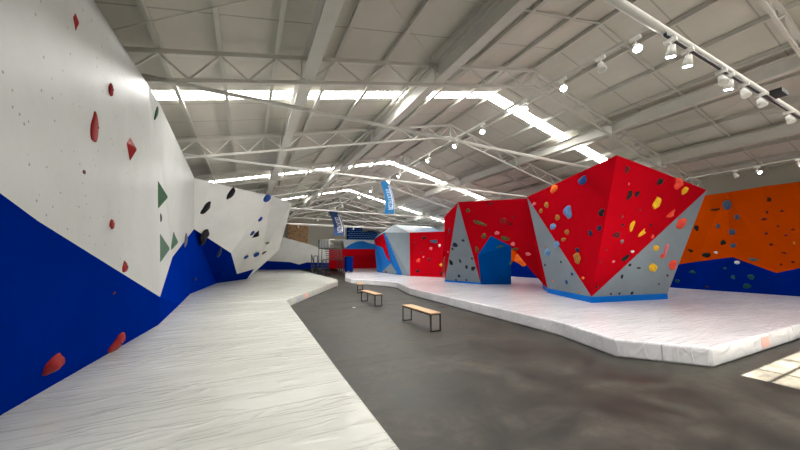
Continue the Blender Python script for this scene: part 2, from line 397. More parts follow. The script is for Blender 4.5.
# left white/blue wall, near stretch
g0 = V((-2.15, -2.2, MZ)); n1 = V((-2.02, 4.43, MZ)); n2 = V((-1.9, 5.52, MZ)); n3 = V((-1.8, 6.44, MZ)); n4 = V((-1.7, 8.68, MZ)); n5 = V((-1.86, 12.15, MZ)); n6 = V((-2.04, 15.5, MZ))
ZT = 4.8
t0 = V((-1.75, -2.2, ZT)); t1 = onz(85, 0, ZT); t2 = onz(147, 83, ZT); t3 = onz(160, 105, ZT); t4 = V((-1.97, 14.0, 4.87))
N = onx(160, 297, -1.49)
m1 = onplane(0, 193, n1, n4, N); m2 = onplane(38, 221, n1, n4, N); m1b = onplane(20, 208.5, n1, n4, N)
t1 = onplane(85, 0, m1, m2, t2); t0 = lerp(t2, t1, 1+(t1.y+2.2)/max(.2, t2.y-t1.y)); t0.x = max(t0.x, -2.7); m0 = lerp(m2, m1, 1+(m1.y+2.2)/(m2.y-m1.y))
g0 = lerp(n4, n1, 1+(n1.y+2.2)/(n4.y-n1.y)); g0.z = MZ
print('near wall', t0, t1, m0, m1, g0)
W0 = ony(272, 196, 17.5); T5 = ony(292, 203, 18.3); W1 = ony(231, 253, 18.6); t45 = onplane(245, 190, t4, W0, W1)
K = onx(172.5, 257, -1.97); S4 = onplane(194, 229, t4, W0, W1); print('S4', S4)
c1 = onx(163, 180, -1.80)
bk = -2.8
F_ = [([m0, m1, m2, t2, t1, t0], 'white'), ([m2, N, t2], 'white'),
      ([g0, n4, N, m2, m1, m0], 'blue'),
      ([t2, N, c1], 'white'), ([t2, c1, t3], 'white'), ([N, K, c1], 'white'), ([t3, c1, K, t4], 'white'), ([K, S4, t4], 'white'),
      ([N, n4, n5, K], 'blue'), ([K, n5, n6, S4], 'blue')]
top = [t0, t1, t2, t3, t4]
for a, c in zip(top, top[1:]): F_.append(([a, c, V((bk, c.y, c.z)), V((bk, a.y, a.z))], 'cap'))
F_.append(([g0, m0, t0, V((bk, -2.2, t0.z)), V((bk, -2.2, MZ))], 'cap'))
poly_wall('climbing_wall', F_, 'tall white climbing wall with blue lower band filling the left side of the hall')
# far stretch: the jutting white prow
n7 = V((-1.53, 21.5, MZ)); n8 = V((.07, 24.63, MZ))
W2 = ony(237, 274, 22.3); W3 = ony(254, 269, 23.6); W4 = ony(262, 255, 22.5)
W5 = ony(279, 250, 24.2); W6 = ony(279, 226, 21.8)
G = [([t4, t45, W0, W1, S4], 'white_lit'), ([W0, W2, W1], 'white_lit'), ([W0, T5, W4, W2], 'white_lit'), ([W4, W3, W2], 'white_lit'),
     ([T5, W6, W5, W4], 'white_lit'), ([S4, W1, n7, n6], 'blue'), ([W1, W2, n7], 'blue'), ([W2, n8, n7], 'blue'), ([W2, W3, n8], 'blue')]
n9 = V((-1.3, 28, MZ)); n10 = V((-2.8, 30, MZ))
G += [([W3, W4, W5, n9, n8], 'white_lit'), ([W5, W6, V((.5, 27, 4.3)), n9], 'white_lit'), ([n9, V((.5, 27, 4.3)), V((-2.8, 30, 4.8)), n10], 'white_lit'),
      ([t4, t45, W0, T5, W6, V((.5, 27, 4.3)), V((-2.8, 30, 4.8)), V((-2.8, 14, 4.87))], 'cap')]
poly_wall('climbing_wall', G, 'jutting faceted white climbing prow over a blue peak, beyond the near left wall')
# far left low wall: white over wavy blue
YF = 42.8
def far(px, py, y=YF): return ony(px, py, y)
tp = [(240, 233), (280, 236.5), (310, 244.5), (323, 249.5), (329, 250.5)]
wv = [(240, 257), (262, 258.5), (268, 261), (290, 262), (299, 264.5), (307, 262.3), (329, 263)]
Tp = [far(*p) for p in tp]; Wv = [far(*p) for p in wv]
bz = lambda p: V((p.x, p.y, MZ))
G = [(Tp+Wv[::-1], 'white_lit'), (Wv+[bz(Wv[-1]), bz(Wv[0])], 'blue')]
G += [([Tp[i], Tp[i+1], Tp[i+1]+V((0, .5, 0)), Tp[i]+V((0, .5, 0))], 'cap') for i in range(4)]
G += [([Tp[-1], bz(Wv[-1]), bz(Wv[-1])+V((0, .5, 0)), Tp[-1]+V((0, .5, 0))], 'white_lit')]
fl = poly_wall('climbing_wall', G, 'low white climbing wall with wavy blue band at the far left end')
# far red wall below the blue hump
rt = [far(329, 248.5), far(345, 249), far(380, 248.5), far(420, 248.5)]
hump = [(345, 248), (350, 244.5), (357, 241.5), (363, 241), (369, 243), (376, 244.5), (382, 247)]
up0, up1 = far(343, 239.5), far(420, 241)
G = [([V((rt[0].x, YF, MZ)), V((rt[-1].x, YF, MZ)), rt[-1], rt[2], rt[1], rt[0]], 'red'),
     ([rt[1], rt[2], rt[3], up1, up0], 'pale'),
     ([rt[0], rt[1], rt[1]+V((0, .6, 0)), rt[0]+V((0, .6, 0))], 'cap'), ([up0, up1, up1+V((0, .6, 0)), up0+V((0, .6, 0))], 'cap')]
fr = poly_wall('climbing_wall', G, 'red climbing wall at the far end with blue hump painted above')
hp = [far(*p, YF-.06) for p in hump]
b = MB(); b.face(hp+[far(382, 249, YF-.06), far(345, 249, YF-.06)], M['skyblue']); h2 = [p+V((0, .05, 0)) for p in hp]
for a, c, d, e_ in zip(hp, hp[1:], h2[1:], h2): b.face([a, c, d, e_], M['skyblue'])
b.build('painted_hump', fr)
# orange wall on the right
XO = 19.25
def ow(px, py, dx=0): return onx(px, py, XO-dx)
bd = [(14., 1.5), (9.2, 1.45), (8.08, 1.4), (7.0, 1.62), (5.7, 1.84), (4.52, 1.2), (3.95, 1.41), (2.4, 1.9)]
tpz = lambda y: 4.72
B3 = [V((XO-(.0 if y > 6.5 else .12), y, z)) for y, z in bd]
e1t = V((XO-.3, 6.1, 4.7)); 
G = []
Yb = [21, 14., 9.2, 8.08, 7.0, 5.7, 4.52, 3.95, 2.4]
Zb = [1.55, 1.5, 1.45, 1.4, 1.62, 1.84, 1.2, 1.41, 1.9]
Xt = [0, .1, .05, .1, .18, .12, .4, .36, .2]; Xm = [.0, .2, .05, .1, .1, .26, .12, .14, .25]; Xb = [0]*9
Tt = [V((XO-Xt[i], Yb[i], 4.72)) for i in range(9)]; Mm = [V((XO-Xm[i], Yb[i], Zb[i])) for i in range(9)]; Bb = [V((XO-Xb[i], Yb[i], MZ)) for i in range(9)]
for i in range(8):
    if i % 2: G += [([Mm[i], Mm[i+1], Tt[i]], 'orange'), ([Tt[i], Mm[i+1], Tt[i+1]], 'orange')]
    else: G += [([Mm[i], Mm[i+1], Tt[i+1]], 'orange'), ([Tt[i], Mm[i], Tt[i+1]], 'orange')]
    G += [([Bb[i], Bb[i+1], Mm[i+1], Mm[i]], 'blue'), ([Tt[i], Tt[i+1], V((XR-.02, Yb[i+1], 4.72)), V((XR-.02, Yb[i], 4.72))], 'cap')]
poly_wall('climbing_wall', G, 'orange faceted climbing wall with blue wavy base along the right side')
# big red and grey boulder
A = onz(548, 293, MZ); B = onz(592, 303, MZ); Cc = onz(668, 299, MZ); Dd = V((15.6, 9.4, MZ)); Ee = V((13., 10.6, MZ))
P1 = onz(527, 197, 4.6); P2 = onz(617, 155, 4.8); P3 = onz(707, 190, 4.28); P4 = V((16.6, 10.2, 4.4)); P5 = V((13.4, 12.0, 4.5))
UP = V((0, 0, .2)); a, bb, c, d, e_ = [q+UP for q in (A, B, Cc, Dd, Ee)]
bo = thing('climbing_boulder', 'largest freestanding boulder, red facets over grey triangles on a bright blue kick board', 'climbing boulder', (A+Cc)/2-V((0, 0, 0)))
off = -bo.location
def part(name, faces, parent, off=off):
    q = MB()
    for pts, mat in faces: q.face([p+off for p in pts], M[mat])
    o = q.build(name, parent); WALLS.append(o); return o
part('red_panel', [([P1, P2, bb], 'red')], bo); part('red_panel', [([P2, P3, bb], 'red')], bo)
part('grey_panel', [([P1, bb, a], 'grey')], bo); part('grey_panel', [([bb, P3, c], 'grey')], bo)
part('back_panel', [([P3, P4, d, c], 'grey'), ([P4, P5, e_, d], 'red'), ([P5, P1, a, e_], 'red'), ([P1, P2, P3, P4, P5], 'cap')], bo)
q = MB(); q.prism([p+off for p in (A, B, Cc, Dd, Ee)], off.z+MZ, off.z+MZ+.2, M['kick']); q.build('kick_board', bo)
# arch boulder
Q = onz(458, 202, 4.8); R_ = onz(526, 198.5, 4.62); L1 = onz(481, 284.5, MZ); 
k1, k2, k3, k4, k5 = [onplane(x, y, Q, R_, L1) for x, y in ((477.7, 255), (490.7, 235.7), (511, 246), (535, 275), (548.6, 290))]
L0 = onz(445, 281.5, MZ); L2 = onz(511, 284.5, MZ); L3 = V((13.2, 16.6, MZ))
Qb = V((12.6, 16.6, 4.7)); Qs = onz(444, 218, 4.35); 
ar = thing('climbing_boulder', 'red arch boulder with a grey triangle and blue inner leg, left of the largest boulder', 'climbing boulder', (L0+L1)/2)
off2 = -ar.location
pt = lambda n, f: part(n, f, ar, off2)
pt('grey_panel', [([Q, L1, L0], 'grey')])
Ql = onz(444.2, 217, 4.3)
pt('red_side_panel', [([Q, L0, Ql], 'red')])
bkv = V((2.0, 1.1, 0)); k2b, k3b, k4b, k5b, Rb = [p+bkv for p in (k2, k3, k4, k5, R_)]
k4b = k4+V((1.6, .4, 0)); k5b = k5+V((1.2, .3, 0)); k3b = L2+V((.35, .2, 2.0))
pt('red_arch_panel', [([Q, R_, k3, k2, k1, L1], 'red'), ([R_, k5, k4, k3], 'red')])
pt('blue_leg', [([L1, k1, k2, k3, L2], 'midblue'), ([L2, k3, k3b, L3], 'midblue')])
pt('arch_underside', [([k3, k4, k4b, k3b], 'red'), ([k4, k5, k5b, k4b], 'red'), ([R_, Rb, k5b, k5], 'red')])
pt('back_panel', [([Ql, L0, L3, Qb], 'red'), ([Q, Ql, Qb, Rb, R_], 'cap'), ([Qb, L3, k3b, k4b, Rb], 'red'), ([Rb, k4b, k5b], 'red')])
q = MB(); kp = [L0, L1, L1+V((.15, .1, 0)), L0+V((.15, .1, 0))]
dd = (L1-L0).normalized(); nn = V((-dd.y, dd.x, 0))*-.01
q.prism([p+off2-V((.04, .03, 0)) for p in kp], off2.z+MZ, off2.z+MZ+.13, M['kick']); q.build('kick_board', ar)
# third boulder
a0 = onz(377, 272, MZ); a1 = onz(402, 275, MZ); a2 = onz(410, 276, MZ); a3 = onz(443, 277.5, MZ); a4 = V((17, 26, MZ)); a5 = V((15, 33, MZ))
s0 = onz(374, 238, 4.05); s1 = onz(384.5, 232.5, 4.3); s2 = onz(409.5, 232.5, 4.05); s3 = onz(444, 231.5, 3.95); s4 = V((19.0, 26, 4.2)); s5 = V((17, 33.5, 4.2))
r1 = onz(394, 225, 4.95); r2 = onz(430, 226.5, 4.95)
tb = thing('climbing_boulder', 'furthest boulder, grey and red with blue streaks and a pale hipped top', 'climbing boulder', (a1+a2)/2)
off3 = -tb.location
pt = lambda n, f: part(n, f, tb, off3)
md = onplane(408.5, 250, s1, s2, a1)
pt('blue_panel', [([a0, s0, s1, a1], 'skyblue')])
pt('grey_panel', [([s1, s2, a2, a1], 'grey')]); pt('red_panel', [([s2, s3, a3, a2], 'red')])
pt('hipped_top', [([s1, s2, r1], 'pale'), ([s2, r2, r1], 'pale'), ([s2, s3, r2], 'lightblue'), ([s3, s4, r2], 'skyblue'), ([s0, s1, r1], 'pale'), ([s5, s0, r1], 'pale'), ([s4, s5, r1, r2], 'pale')])
pt('back_panel', [([s3, s4, a4, a3], 'red'), ([s4, s5, a5, a4], 'grey'), ([s5, s0, a0, a5], 'red')])
def inlay(pxs, A3, mat, name, eps=.05):
    pts = [onplane(x, y, *A3) for x, y in pxs]; n = (A3[1]-A3[0]).cross(A3[2]-A3[0]).normalized()
    if n.dot(V((0, 0, CAMH))-pts[0]) < 0: n = -n
    q = MB(); f = [p+n*eps+off3 for p in pts]; g = [p-n*.02+off3 for p in pts]
    q.face(f, M[mat])
    for i in range(len(f)): j = (i+1) % len(f); q.face([f[i], f[j], g[j], g[i]], M[mat])
    o = q.build(name, tb); WALLS.append(o)
inlay([(375, 239.5), (383.5, 233.5), (387, 249), (390, 261), (387, 257), (383, 247.5), (376, 245)], (a0, s0, s1), 'red', 'red_shard')
inlay([(382, 272), (391, 263.5), (397, 272.5), (395, 273.8)], (a0, s1, a1), 'grey', 'grey_shard')
inlay([(384.8, 234), (389, 239), (404, 273.5), (399, 273.5), (389, 253)], (s1, s2, a1), 'skyblue', 'blue_streak')
# far-wall boards
q = MB()
p0, p1, p2, p3 = [ony(x, y, 45.6) for x, y in ((288, 216), (308.5, 216.5), (308.5, 243), (287, 241))]
q.box(p0.x, p1.x, 45.55, 45.75, 3.9, 6.75, M['ply']); o = q.build('training_board'); tag(o, 'brown plywood training board high on the far wall, left of the banner', 'climbing board')
for i in range(60):
    x = lerp(p0.x+.12, p1.x-.12, random.random()); z = lerp(4.0, 6.65, random.random())
    MB().box(x-.05, x+.05, 45.49, 45.56, z-.04, z+.04, hm('brown')).build('grip', o)
u0, u1 = ony(347.5, 223.5, 45.4), ony(382.5, 223.5, 45.4); zb = ony(347.5, 239.5, 45.4).z
q = MB(); q.box(u0.x, u1.x, 45.4, 45.7, zb-.3, 6.45, M['navy']); o = q.build('training_board'); tag(o, 'dark blue training board with pale blue dashes high on the far wall', 'climbing board')
nx, nz = 11, 6
for j in range(nz):
    for i in range(nx):
        x = lerp(u0.x, u1.x, (i+.5+.5*(j % 2))/(nx+.5)); z = lerp(zb-.1, 6.3, (j+.5)/nz)
        MB().box(x-.19, x+.19, 45.33, 45.41, z-.06, z+.06, hm('steelblue')).build('grip', o)
# ------------------------------------------------------------------ holds
dep = bpy.context.evaluated_depsgraph_get()
TR = []
bpy.context.view_layer.update()
vs, fs = [], []
for o in WALLS:
    k = len(vs); mw = o.matrix_world
    vs += [mw @ v.co for v in o.data.vertices]; fs += [[k+i for i in p.vertices] for p in o.data.polygons]
BV = BVHTree.FromPolygons(vs, fs)
def hold_mesh(shape, seed):
    rnd = random.Random(seed); bm = bmesh.new()
    if shape in ('tri', 'diamond'):
        pts = [(-.5, -.45), (.5, -.1), (-.35, .5)] if shape == 'tri' else [(0, -.5), (.5, -.05), (.05, .5), (-.5, .1)]
        base = [bm.verts.new((x, y, -.03)) for x, y in pts]; topc = bm.verts.new((-.05, 0, .3)); mids = []
        n = len(base)
        for i in range(n): bm.faces.new((base[i], base[(i+1) % n], topc))
        bm.faces.new(base[::-1])
        bmesh.ops.recalc_face_normals(bm, faces=bm.faces)
        bmesh.ops.bevel(bm, geom=list(bm.edges), offset=.03, segments=2, affect='EDGES')
    else:
        bmesh.ops.create_icosphere(bm, subdivisions=3, radius=.5)
        ph = [rnd.uniform(0, 6.28) for _ in range(6)]
        for v in bm.verts:
            x, y, z = v.co; a = math.atan2(y, x)
            k = 1+.10*math.sin(2*a+ph[0])+.08*math.sin(3*a+ph[1])+.05*math.sin(5*a+ph[2])+.06*math.sin(7*z+ph[3])
            if shape == 'ball': k = 1+.02*math.sin(3*a)
            x *= k; y *= k
            if shape == 'tear': w = .25+.95*(.5-y)**.8 if y < .5 else .2; x *= min(1.15, w)
            if shape == 'bean': x += .28*(4*y*y-.4)*1.0; x *= .8
            if shape == 'jug' and z > .15: z -= .25*max(0, .3-abs(y-.08))*2.; 
            if shape == 'ring' and z > 0 and math.hypot(x, y) < .22: z *= .15
            if shape == 'rock': z *= 1+.3*math.sin(9*x+ph[4])*math.cos(8*y+ph[5]); x += .06*math.sin(8*y+ph[4])
            v.co = (x, y, max(z, -.08)*(.8 if shape == 'ball' else .62))
    me = bpy.data.meshes.new('hold'); bm.to_mesh(me); bm.free()
    me.polygons.foreach_set('use_smooth', [shape not in ('tri', 'diamond')]*len(me.polygons)); return me
def hold(px, py, w, h, ang, shape, color, label, group=None, name='climbing_hold', depth=1.0):
    r = ray(px, py).normalized(); loc, nrm, idx, dist = BV.ray_cast(V((0, 0, CAMH)), r)
    if loc is None: print('MISS', px, py, label); return
    if nrm.dot(r) > 0: nrm = -nrm
    up = V((0, 0, 1)); up = (up-nrm*up.dot(nrm)).normalized(); right = up.cross(nrm).normalized()
    # real size from the surface foreshortening
    R0 = V((cy, -sy, 0)); U0 = R0.cross(V((sy*cp, cy*cp, sp))); zc = dist*r.dot(V((sy*cp, cy*cp, sp)))
    def scr(vv):
        p = loc+vv-V((0, 0, CAMH)); f = V((sy*cp, cy*cp, sp)); d = p.dot(f); return p.dot(R0)/d*F, p.dot(U0)/d*F
    o0 = scr(V((0, 0, 0))); sx = scr(right*.05); su = scr(up*.05)
    kx = math.hypot(sx[0]-o0[0], sx[1]-o0[1])/.05; ku = math.hypot(su[0]-o0[0], su[1]-o0[1])/.05
    sn = scr(nrm*.05); kz = math.hypot(sn[0]-o0[0], sn[1]-o0[1])/.05
    if shape in ('tear', 'diamond'): w *= 1.45
    W, H = w/max(kx, .3*F/zc), h/ku
    W = max(w-(0 if shape in ('tri', 'diamond') else .16)*min(W, H)*kz, .5*w)/max(kx, .3*F/zc); W = min(W, H*max(.6, 1.25*w/h)) if shape not in ('tri', 'diamond') else min(W, .9*H)
    me = hold_mesh(shape, int(px*7+py*13)); me.materials.append(hm(color))
    if ang:
        W = .92*w/((max(kx, .45*ku)+ku)/2); H = .92*h/((max(kx, .45*ku)+ku)/2)
    o = link(name, me)
    m = Matrix((right, up, nrm)).transposed().to_4x4()
    d = depth*min(W, H)*.8
    o.matrix_world = Matrix.Translation(loc) @ m @ Matrix.Rotation(math.radians(ang), 4, 'Z') @ Matrix.Diagonal((W, H, d, 1))
    tag(o, label, 'climbing hold', group)
    if min(w, h) >= 6 and shape in ('rock', 'jug', 'ball', 'tear', 'blob'):
        bm = bmesh.new(); bmesh.ops.create_cone(bm, segments=10, radius1=.5, radius2=.5, depth=1, cap_ends=True)
        m2 = bpy.data.meshes.new('bolt'); bm.to_mesh(m2); bm.free(); m2.materials.append(M['black'])
        b_ = link('bolt', m2, o); s_ = .028; 
        b_.matrix_parent_inverse = Matrix.Identity(4); b_.location = (0, 0, .31 if shape != 'ball' else .4); b_.scale = (min(.16, s_/W), min(.16, s_/H), .06)
    return o
LW = 'holds on the near white wall'; 
for a_ in [
 (75.5, 22, 8, 19, 8, 'diamond', 'red', 'red elongated hold nearest the top of the near white wall'),
 (110, 89, 6, 11, 0, 'tear', 'red', 'small red teardrop hold just above the crease of the white wall'),
 (93.5, 127, 9, 32, 0, 'tear', 'red', 'tallest red teardrop hold, left of the crease on the white wall'),
 (130, 149, 8, 27, 0, 'diamond', 'red', 'red diamond hold below the crease on the white wall'),
 (84, 172, 4.5, 4.5, 0, 'blob', 'darkred', 'tiny round dark red hold mid height on the near white wall'),
 (111, 224, 6, 10, 0, 'tear', 'red', 'small red hold below the red diamond on the white wall'),
 (124, 267, 7, 12, 0, 'tear', 'red', 'small red hold just above the blue band edge'),
 (114, 293, 4, 4, 0, 'blob', 'darkred', 'tiny dark red hold on the blue band, above the big red pair'),
 (53, 364, 28, 27, 0, 'rock', 'red', 'biggest red rock hold low on the blue band at far left'),
 (116.5, 342, 18, 22, 0, 'rock', 'red', 'second big red rock hold low on the blue band'),
 (156, 113, 5.5, 13, 0, 'blob', 'green', 'green oval hold high on the corner of the white wall'),
 (159.5, 197, 18, 34, 0, 'tri', 'green', 'green triangular volume on the corner of the white wall'),
 (160.5, 218, 3, 8, 0, 'blob', 'black', 'thin dark hold under the green triangle'),
 (161.5, 249, 13, 34, 0, 'tri', 'palegreen', 'pale green translucent looking triangle volume low on the white corner'),
 (173, 242, 6, 24, 0, 'tri', 'palegreen', 'thin pale green volume beside the blue peak'),
 (166, 308, 6, 12, 0, 'rock', 'green', 'small green hold near the mat on the blue band'),
 (185, 240, 5, 15, 0, 'tear', 'grey', 'thin grey hold on the left slope of the blue peak'),
 (206, 208, 8, 14, 0, 'jug', 'black', 'black and grey hold above the blue peak'),
 (204, 236, 10, 19, 0, 'rock', 'black', 'largest black hold, overlapping the top of the blue peak'),
 (219, 253, 6, 9, 0, 'blob', 'navy', 'dark hold on the right slope of the blue peak'),
 (231, 193.5, 6, 14, 0, 'blob', 'black', 'long black hold near the top of the white prow'),
 (267, 198, 7, 9, 0, 'ball', 'blue', 'large round blue hold at the top of the white prow'),
 (260, 219, 5, 6, 0, 'ball', 'blue', 'small blue hold below the large round blue hold'),
 (252, 233, 5, 6, 0, 'ball', 'blue', 'small blue hold left of the dark triangle on the prow'),
 (257, 235, 7, 13, 0, 'tri', 'black', 'dark triangular hold in the middle of the white prow'),
 (246, 257, 4, 5, 0, 'ball', 'blue', 'small blue hold at lower left of the white prow'),
 (256.5, 254.5, 5, 6, 0, 'ball', 'blue', 'small blue hold at lower right of the white prow'),
 (265, 251, 8, 4.5, 40, 'blob', 'black', 'dark oblong hold lowest on the shaded side of the prow'),
 (275, 238.5, 8, 4.5, 30, 'blob', 'maroon', 'maroon oblong hold on the shaded side of the prow'),
 (275, 246.5, 6, 4, 35, 'blob', 'black', 'small black hold under the maroon one on the prow'),
 (267.5, 243, 4, 3, 0, 'blob', 'grey', 'small grey hold between the dark ones on the prow'),
 (195, 279, 4, 3.5, 0, 'blob', 'navy', 'small navy hold low on the blue peak')]: hold(*a_, group=LW)
G1 = 'holds on the left red facet of the largest boulder'
for a_ in [
 (582.5, 180.5, 11, 8, 0, 'rock', 'blue', 'large blue hold nearest the top of the left red facet'),
 (554, 189, 10, 6, 20, 'blob', 'orange', 'orange oblong hold near the upper left edge of the largest boulder'),
 (546.5, 205, 5, 6, 0, 'blob', 'ochre', 'upper of two small ochre holds at upper left of boulder'),
 (541, 211, 4.5, 5, 0, 'blob', 'ochre', 'lower of two small ochre holds at upper left of boulder'),
 (534, 204, 6, 3, 0, 'blob', 'pink', 'small pink hold at the extreme left corner of the largest boulder'),
 (557.5, 217.5, 6, 5, 0, 'blob', 'ochre', 'ochre hold left of the tall blue hold'),
 (568, 212, 9, 14, 0, 'rock', 'steelblue', 'tall blue hold in the middle of the left red facet'),
 (601.5, 212.5, 7, 7, 0, 'rock', 'black', 'black hold beside the centre ridge of the largest boulder'),
 (553, 226.5, 7, 6, 0, 'blob', 'steelblue', 'pale blue hold left of the ochre pair on the red facet'),
 (567, 232, 6, 5, 0, 'blob', 'ochre', 'upper of two ochre holds below the tall blue hold'),
 (563.5, 239.5, 6, 4, 0, 'blob', 'ochre', 'lower of two ochre holds below the tall blue hold'),
 (557, 244.5, 7, 7, 0, 'rock', 'steelblue', 'pale blue hold on the border of red and left grey facet'),
 (599.5, 228, 6, 6, 0, 'blob', 'navy', 'navy hold beside the centre ridge, below the black one'),
 (590.5, 233, 5, 6, 0, 'blob', 'navy', 'navy hold left of the centre ridge mid height'),
 (577.5, 250, 4.5, 5, 0, 'blob', 'navy', 'small navy hold above the yellow block'),
 (577.5, 258, 8, 10, 0, 'rock', 'ochre', 'ochre block hold low on the left red facet'),
 (583, 278, 3, 3, 0, 'blob', 'orange', 'tiny orange hold near the bottom tip of the left red facet')]: hold(*a_, group=G1)
G2 = 'holds on the left grey facet of the largest boulder'
for a_ in [(547.5, 252.5, 8, 7, 0, 'rock', 'steelblue', 'blue and white hold on the left grey facet of the largest boulder'),
 (545, 265, 2.4, 2.4, 0, 'blob', 'black', 'tiny black hold at the left of the left grey facet'), (572, 274, 3, 3.5, 0, 'blob', 'blue', 'upper small blue hold on the left grey facet'),
 (566.5, 282, 3.5, 4, 0, 'blob', 'blue', 'lower small blue hold on the left grey facet'), (561, 262, 2.5, 2.5, 0, 'blob', 'green', 'tiny green hold on the left grey facet'),
 (553, 281, 2.2, 2.2, 0, 'blob', 'orange', 'tiny orange hold low at left on the left grey facet'), (545, 246.5, 2.2, 2.2, 0, 'blob', 'ochre', 'tiny ochre hold high on the left grey facet'),
 (579, 292, 3, 2.5, 0, 'blob', 'ochre', 'tiny ochre hold just over the blue kick board')]: hold(*a_, group=G2)
G3 = 'holds on the right red facet of the largest boulder'
for a_ in [(627, 169.5, 6, 7, 0, 'rock', 'maroon', 'maroon hold just right of the boulder apex'),
 (660, 181.5, 8, 6, 20, 'rock', 'black', 'black hold near the top edge of the right red facet'),
 (678.5, 183.5, 12, 11, 0, 'rock', 'coral', 'big coral hold at the upper right edge of the red facet'),
 (684.5, 190.5, 9, 6.5, 15, 'blob', 'yellow', 'yellow hold just below the big coral hold'),
 (629.5, 195, 5, 10, 0, 'rock', 'black', 'tall black hold, left of a pair under the apex'),
 (637, 194, 6, 5, 20, 'blob', 'black', 'small black hold, right of a pair under the apex'),
 (656.5, 203, 8, 13, 0, 'rock', 'yellow', 'tall yellow hold in the middle of the right red facet'),
 (671, 214, 13, 5.5, 28, 'bean', 'coral', 'slanting coral bar on the lower edge of the right red facet'),
 (622, 216.5, 3, 3, 0, 'blob', 'maroon', 'tiny maroon hold above the left yellow crescent'),
 (623, 225, 2.5, 3, 0, 'blob', 'black', 'tiny black hold left of the yellow crescent'), (651, 225, 2.5, 3, 0, 'blob', 'black', 'tiny black hold right of the yellow crescent'),
 (632, 226, 5.5, 12, 0, 'bean', 'yellow', 'upright yellow crescent hold'),
 (642, 233, 12, 4.5, 35, 'bean', 'yellow', 'slanting yellow crescent hold below the upright one'),
 (616.5, 235, 11, 6, 0, 'rock', 'maroon', 'wide maroon hold at the left of the right red facet'),
 (622, 241.5, 4, 4, 0, 'blob', 'grey', 'small grey hold below the wide maroon one'),
 (652.5, 236.5, 4, 4, 0, 'blob', 'coral', 'small round coral hold by the grey border'),
 (625.5, 258, 10, 4.5, 35, 'blob', 'black', 'slanting black hold low on the right red facet'),
 (632.5, 251.5, 5, 2.5, 0, 'blob', 'white', 'small white hold above the slanting black one'),
 (613.5, 261.5, 3, 3, 0, 'blob', 'pink', 'tiny pink hold low on the right red facet'), (600.5, 262, 2.5, 2.5, 0, 'blob', 'darkred', 'tiny dark red hold on the centre ridge'),
 (597, 287, 3.5, 2.5, 0, 'blob', 'black', 'tiny black hold at the bottom tip of the red facets'), (606, 250, 2.4, 2.4, 0, 'blob', 'maroon', 'tiny maroon hold above the pink one'),
 (640, 210, 2.2, 2.2, 0, 'blob', 'maroon', 'tiny maroon hold left of the tall yellow hold'), (629, 184, 2.2, 2.2, 0, 'blob', 'pink', 'tiny pink hold between apex and black pair')]: hold(*a_, group=G3)
G4 = 'holds on the right grey facet of the largest boulder'
for a_ in [(681, 223.5, 12, 10, 20, 'rock', 'coral', 'big coral hold at the top of the right grey facet'),
 (656, 248, 6, 6, 0, 'blob', 'yellow', 'small yellow hold high on the right grey facet'), (666, 249, 5, 11, -10, 'bean', 'pink', 'pink upright hold on the right grey facet'),
 (662.5, 256, 6, 4.5, 0, 'blob', 'coral', 'small coral hold at the foot of the pink one'), (652.5, 267.5, 9.5, 8.5, 20, 'rock', 'yellow', 'large yellow hold low on the right grey facet'),
 (672.5, 265, 9, 9, 0, 'rock', 'coral', 'coral hold near the right edge of the grey facet'),
 (622, 276.5, 3, 4, 0, 'blob', 'black', 'small black hold, leftmost upright one on the right grey facet'), (639, 268, 4, 2, 0, 'blob', 'black', 'flat black hold on the upper edge of the grey facet'),
 (630, 265, 4, 2.5, 20, 'blob', 'black', 'small black hold near the slanting red edge'),
 (632, 293, 3.5, 3, 0, 'blob', 'black', 'small black hold just above the blue kick board'), (611, 294, 2.4, 2, 0, 'blob', 'navy', 'tiny navy hold at lower left of the grey facet'),
 (619.5, 293.5, 2.4, 2, 0, 'blob', 'navy', 'tiny navy hold right of its twin above the kick board'), (667.5, 275.5, 2.6, 2.2, 0, 'blob', 'maroon', 'tiny maroon hold below the coral one'),
 (659, 284, 2, 2, 0, 'blob', 'darkred', 'tiny dark red hold low at the right of the grey facet')]: hold(*a_, group=G4)
G5 = 'holds on the arch boulder'
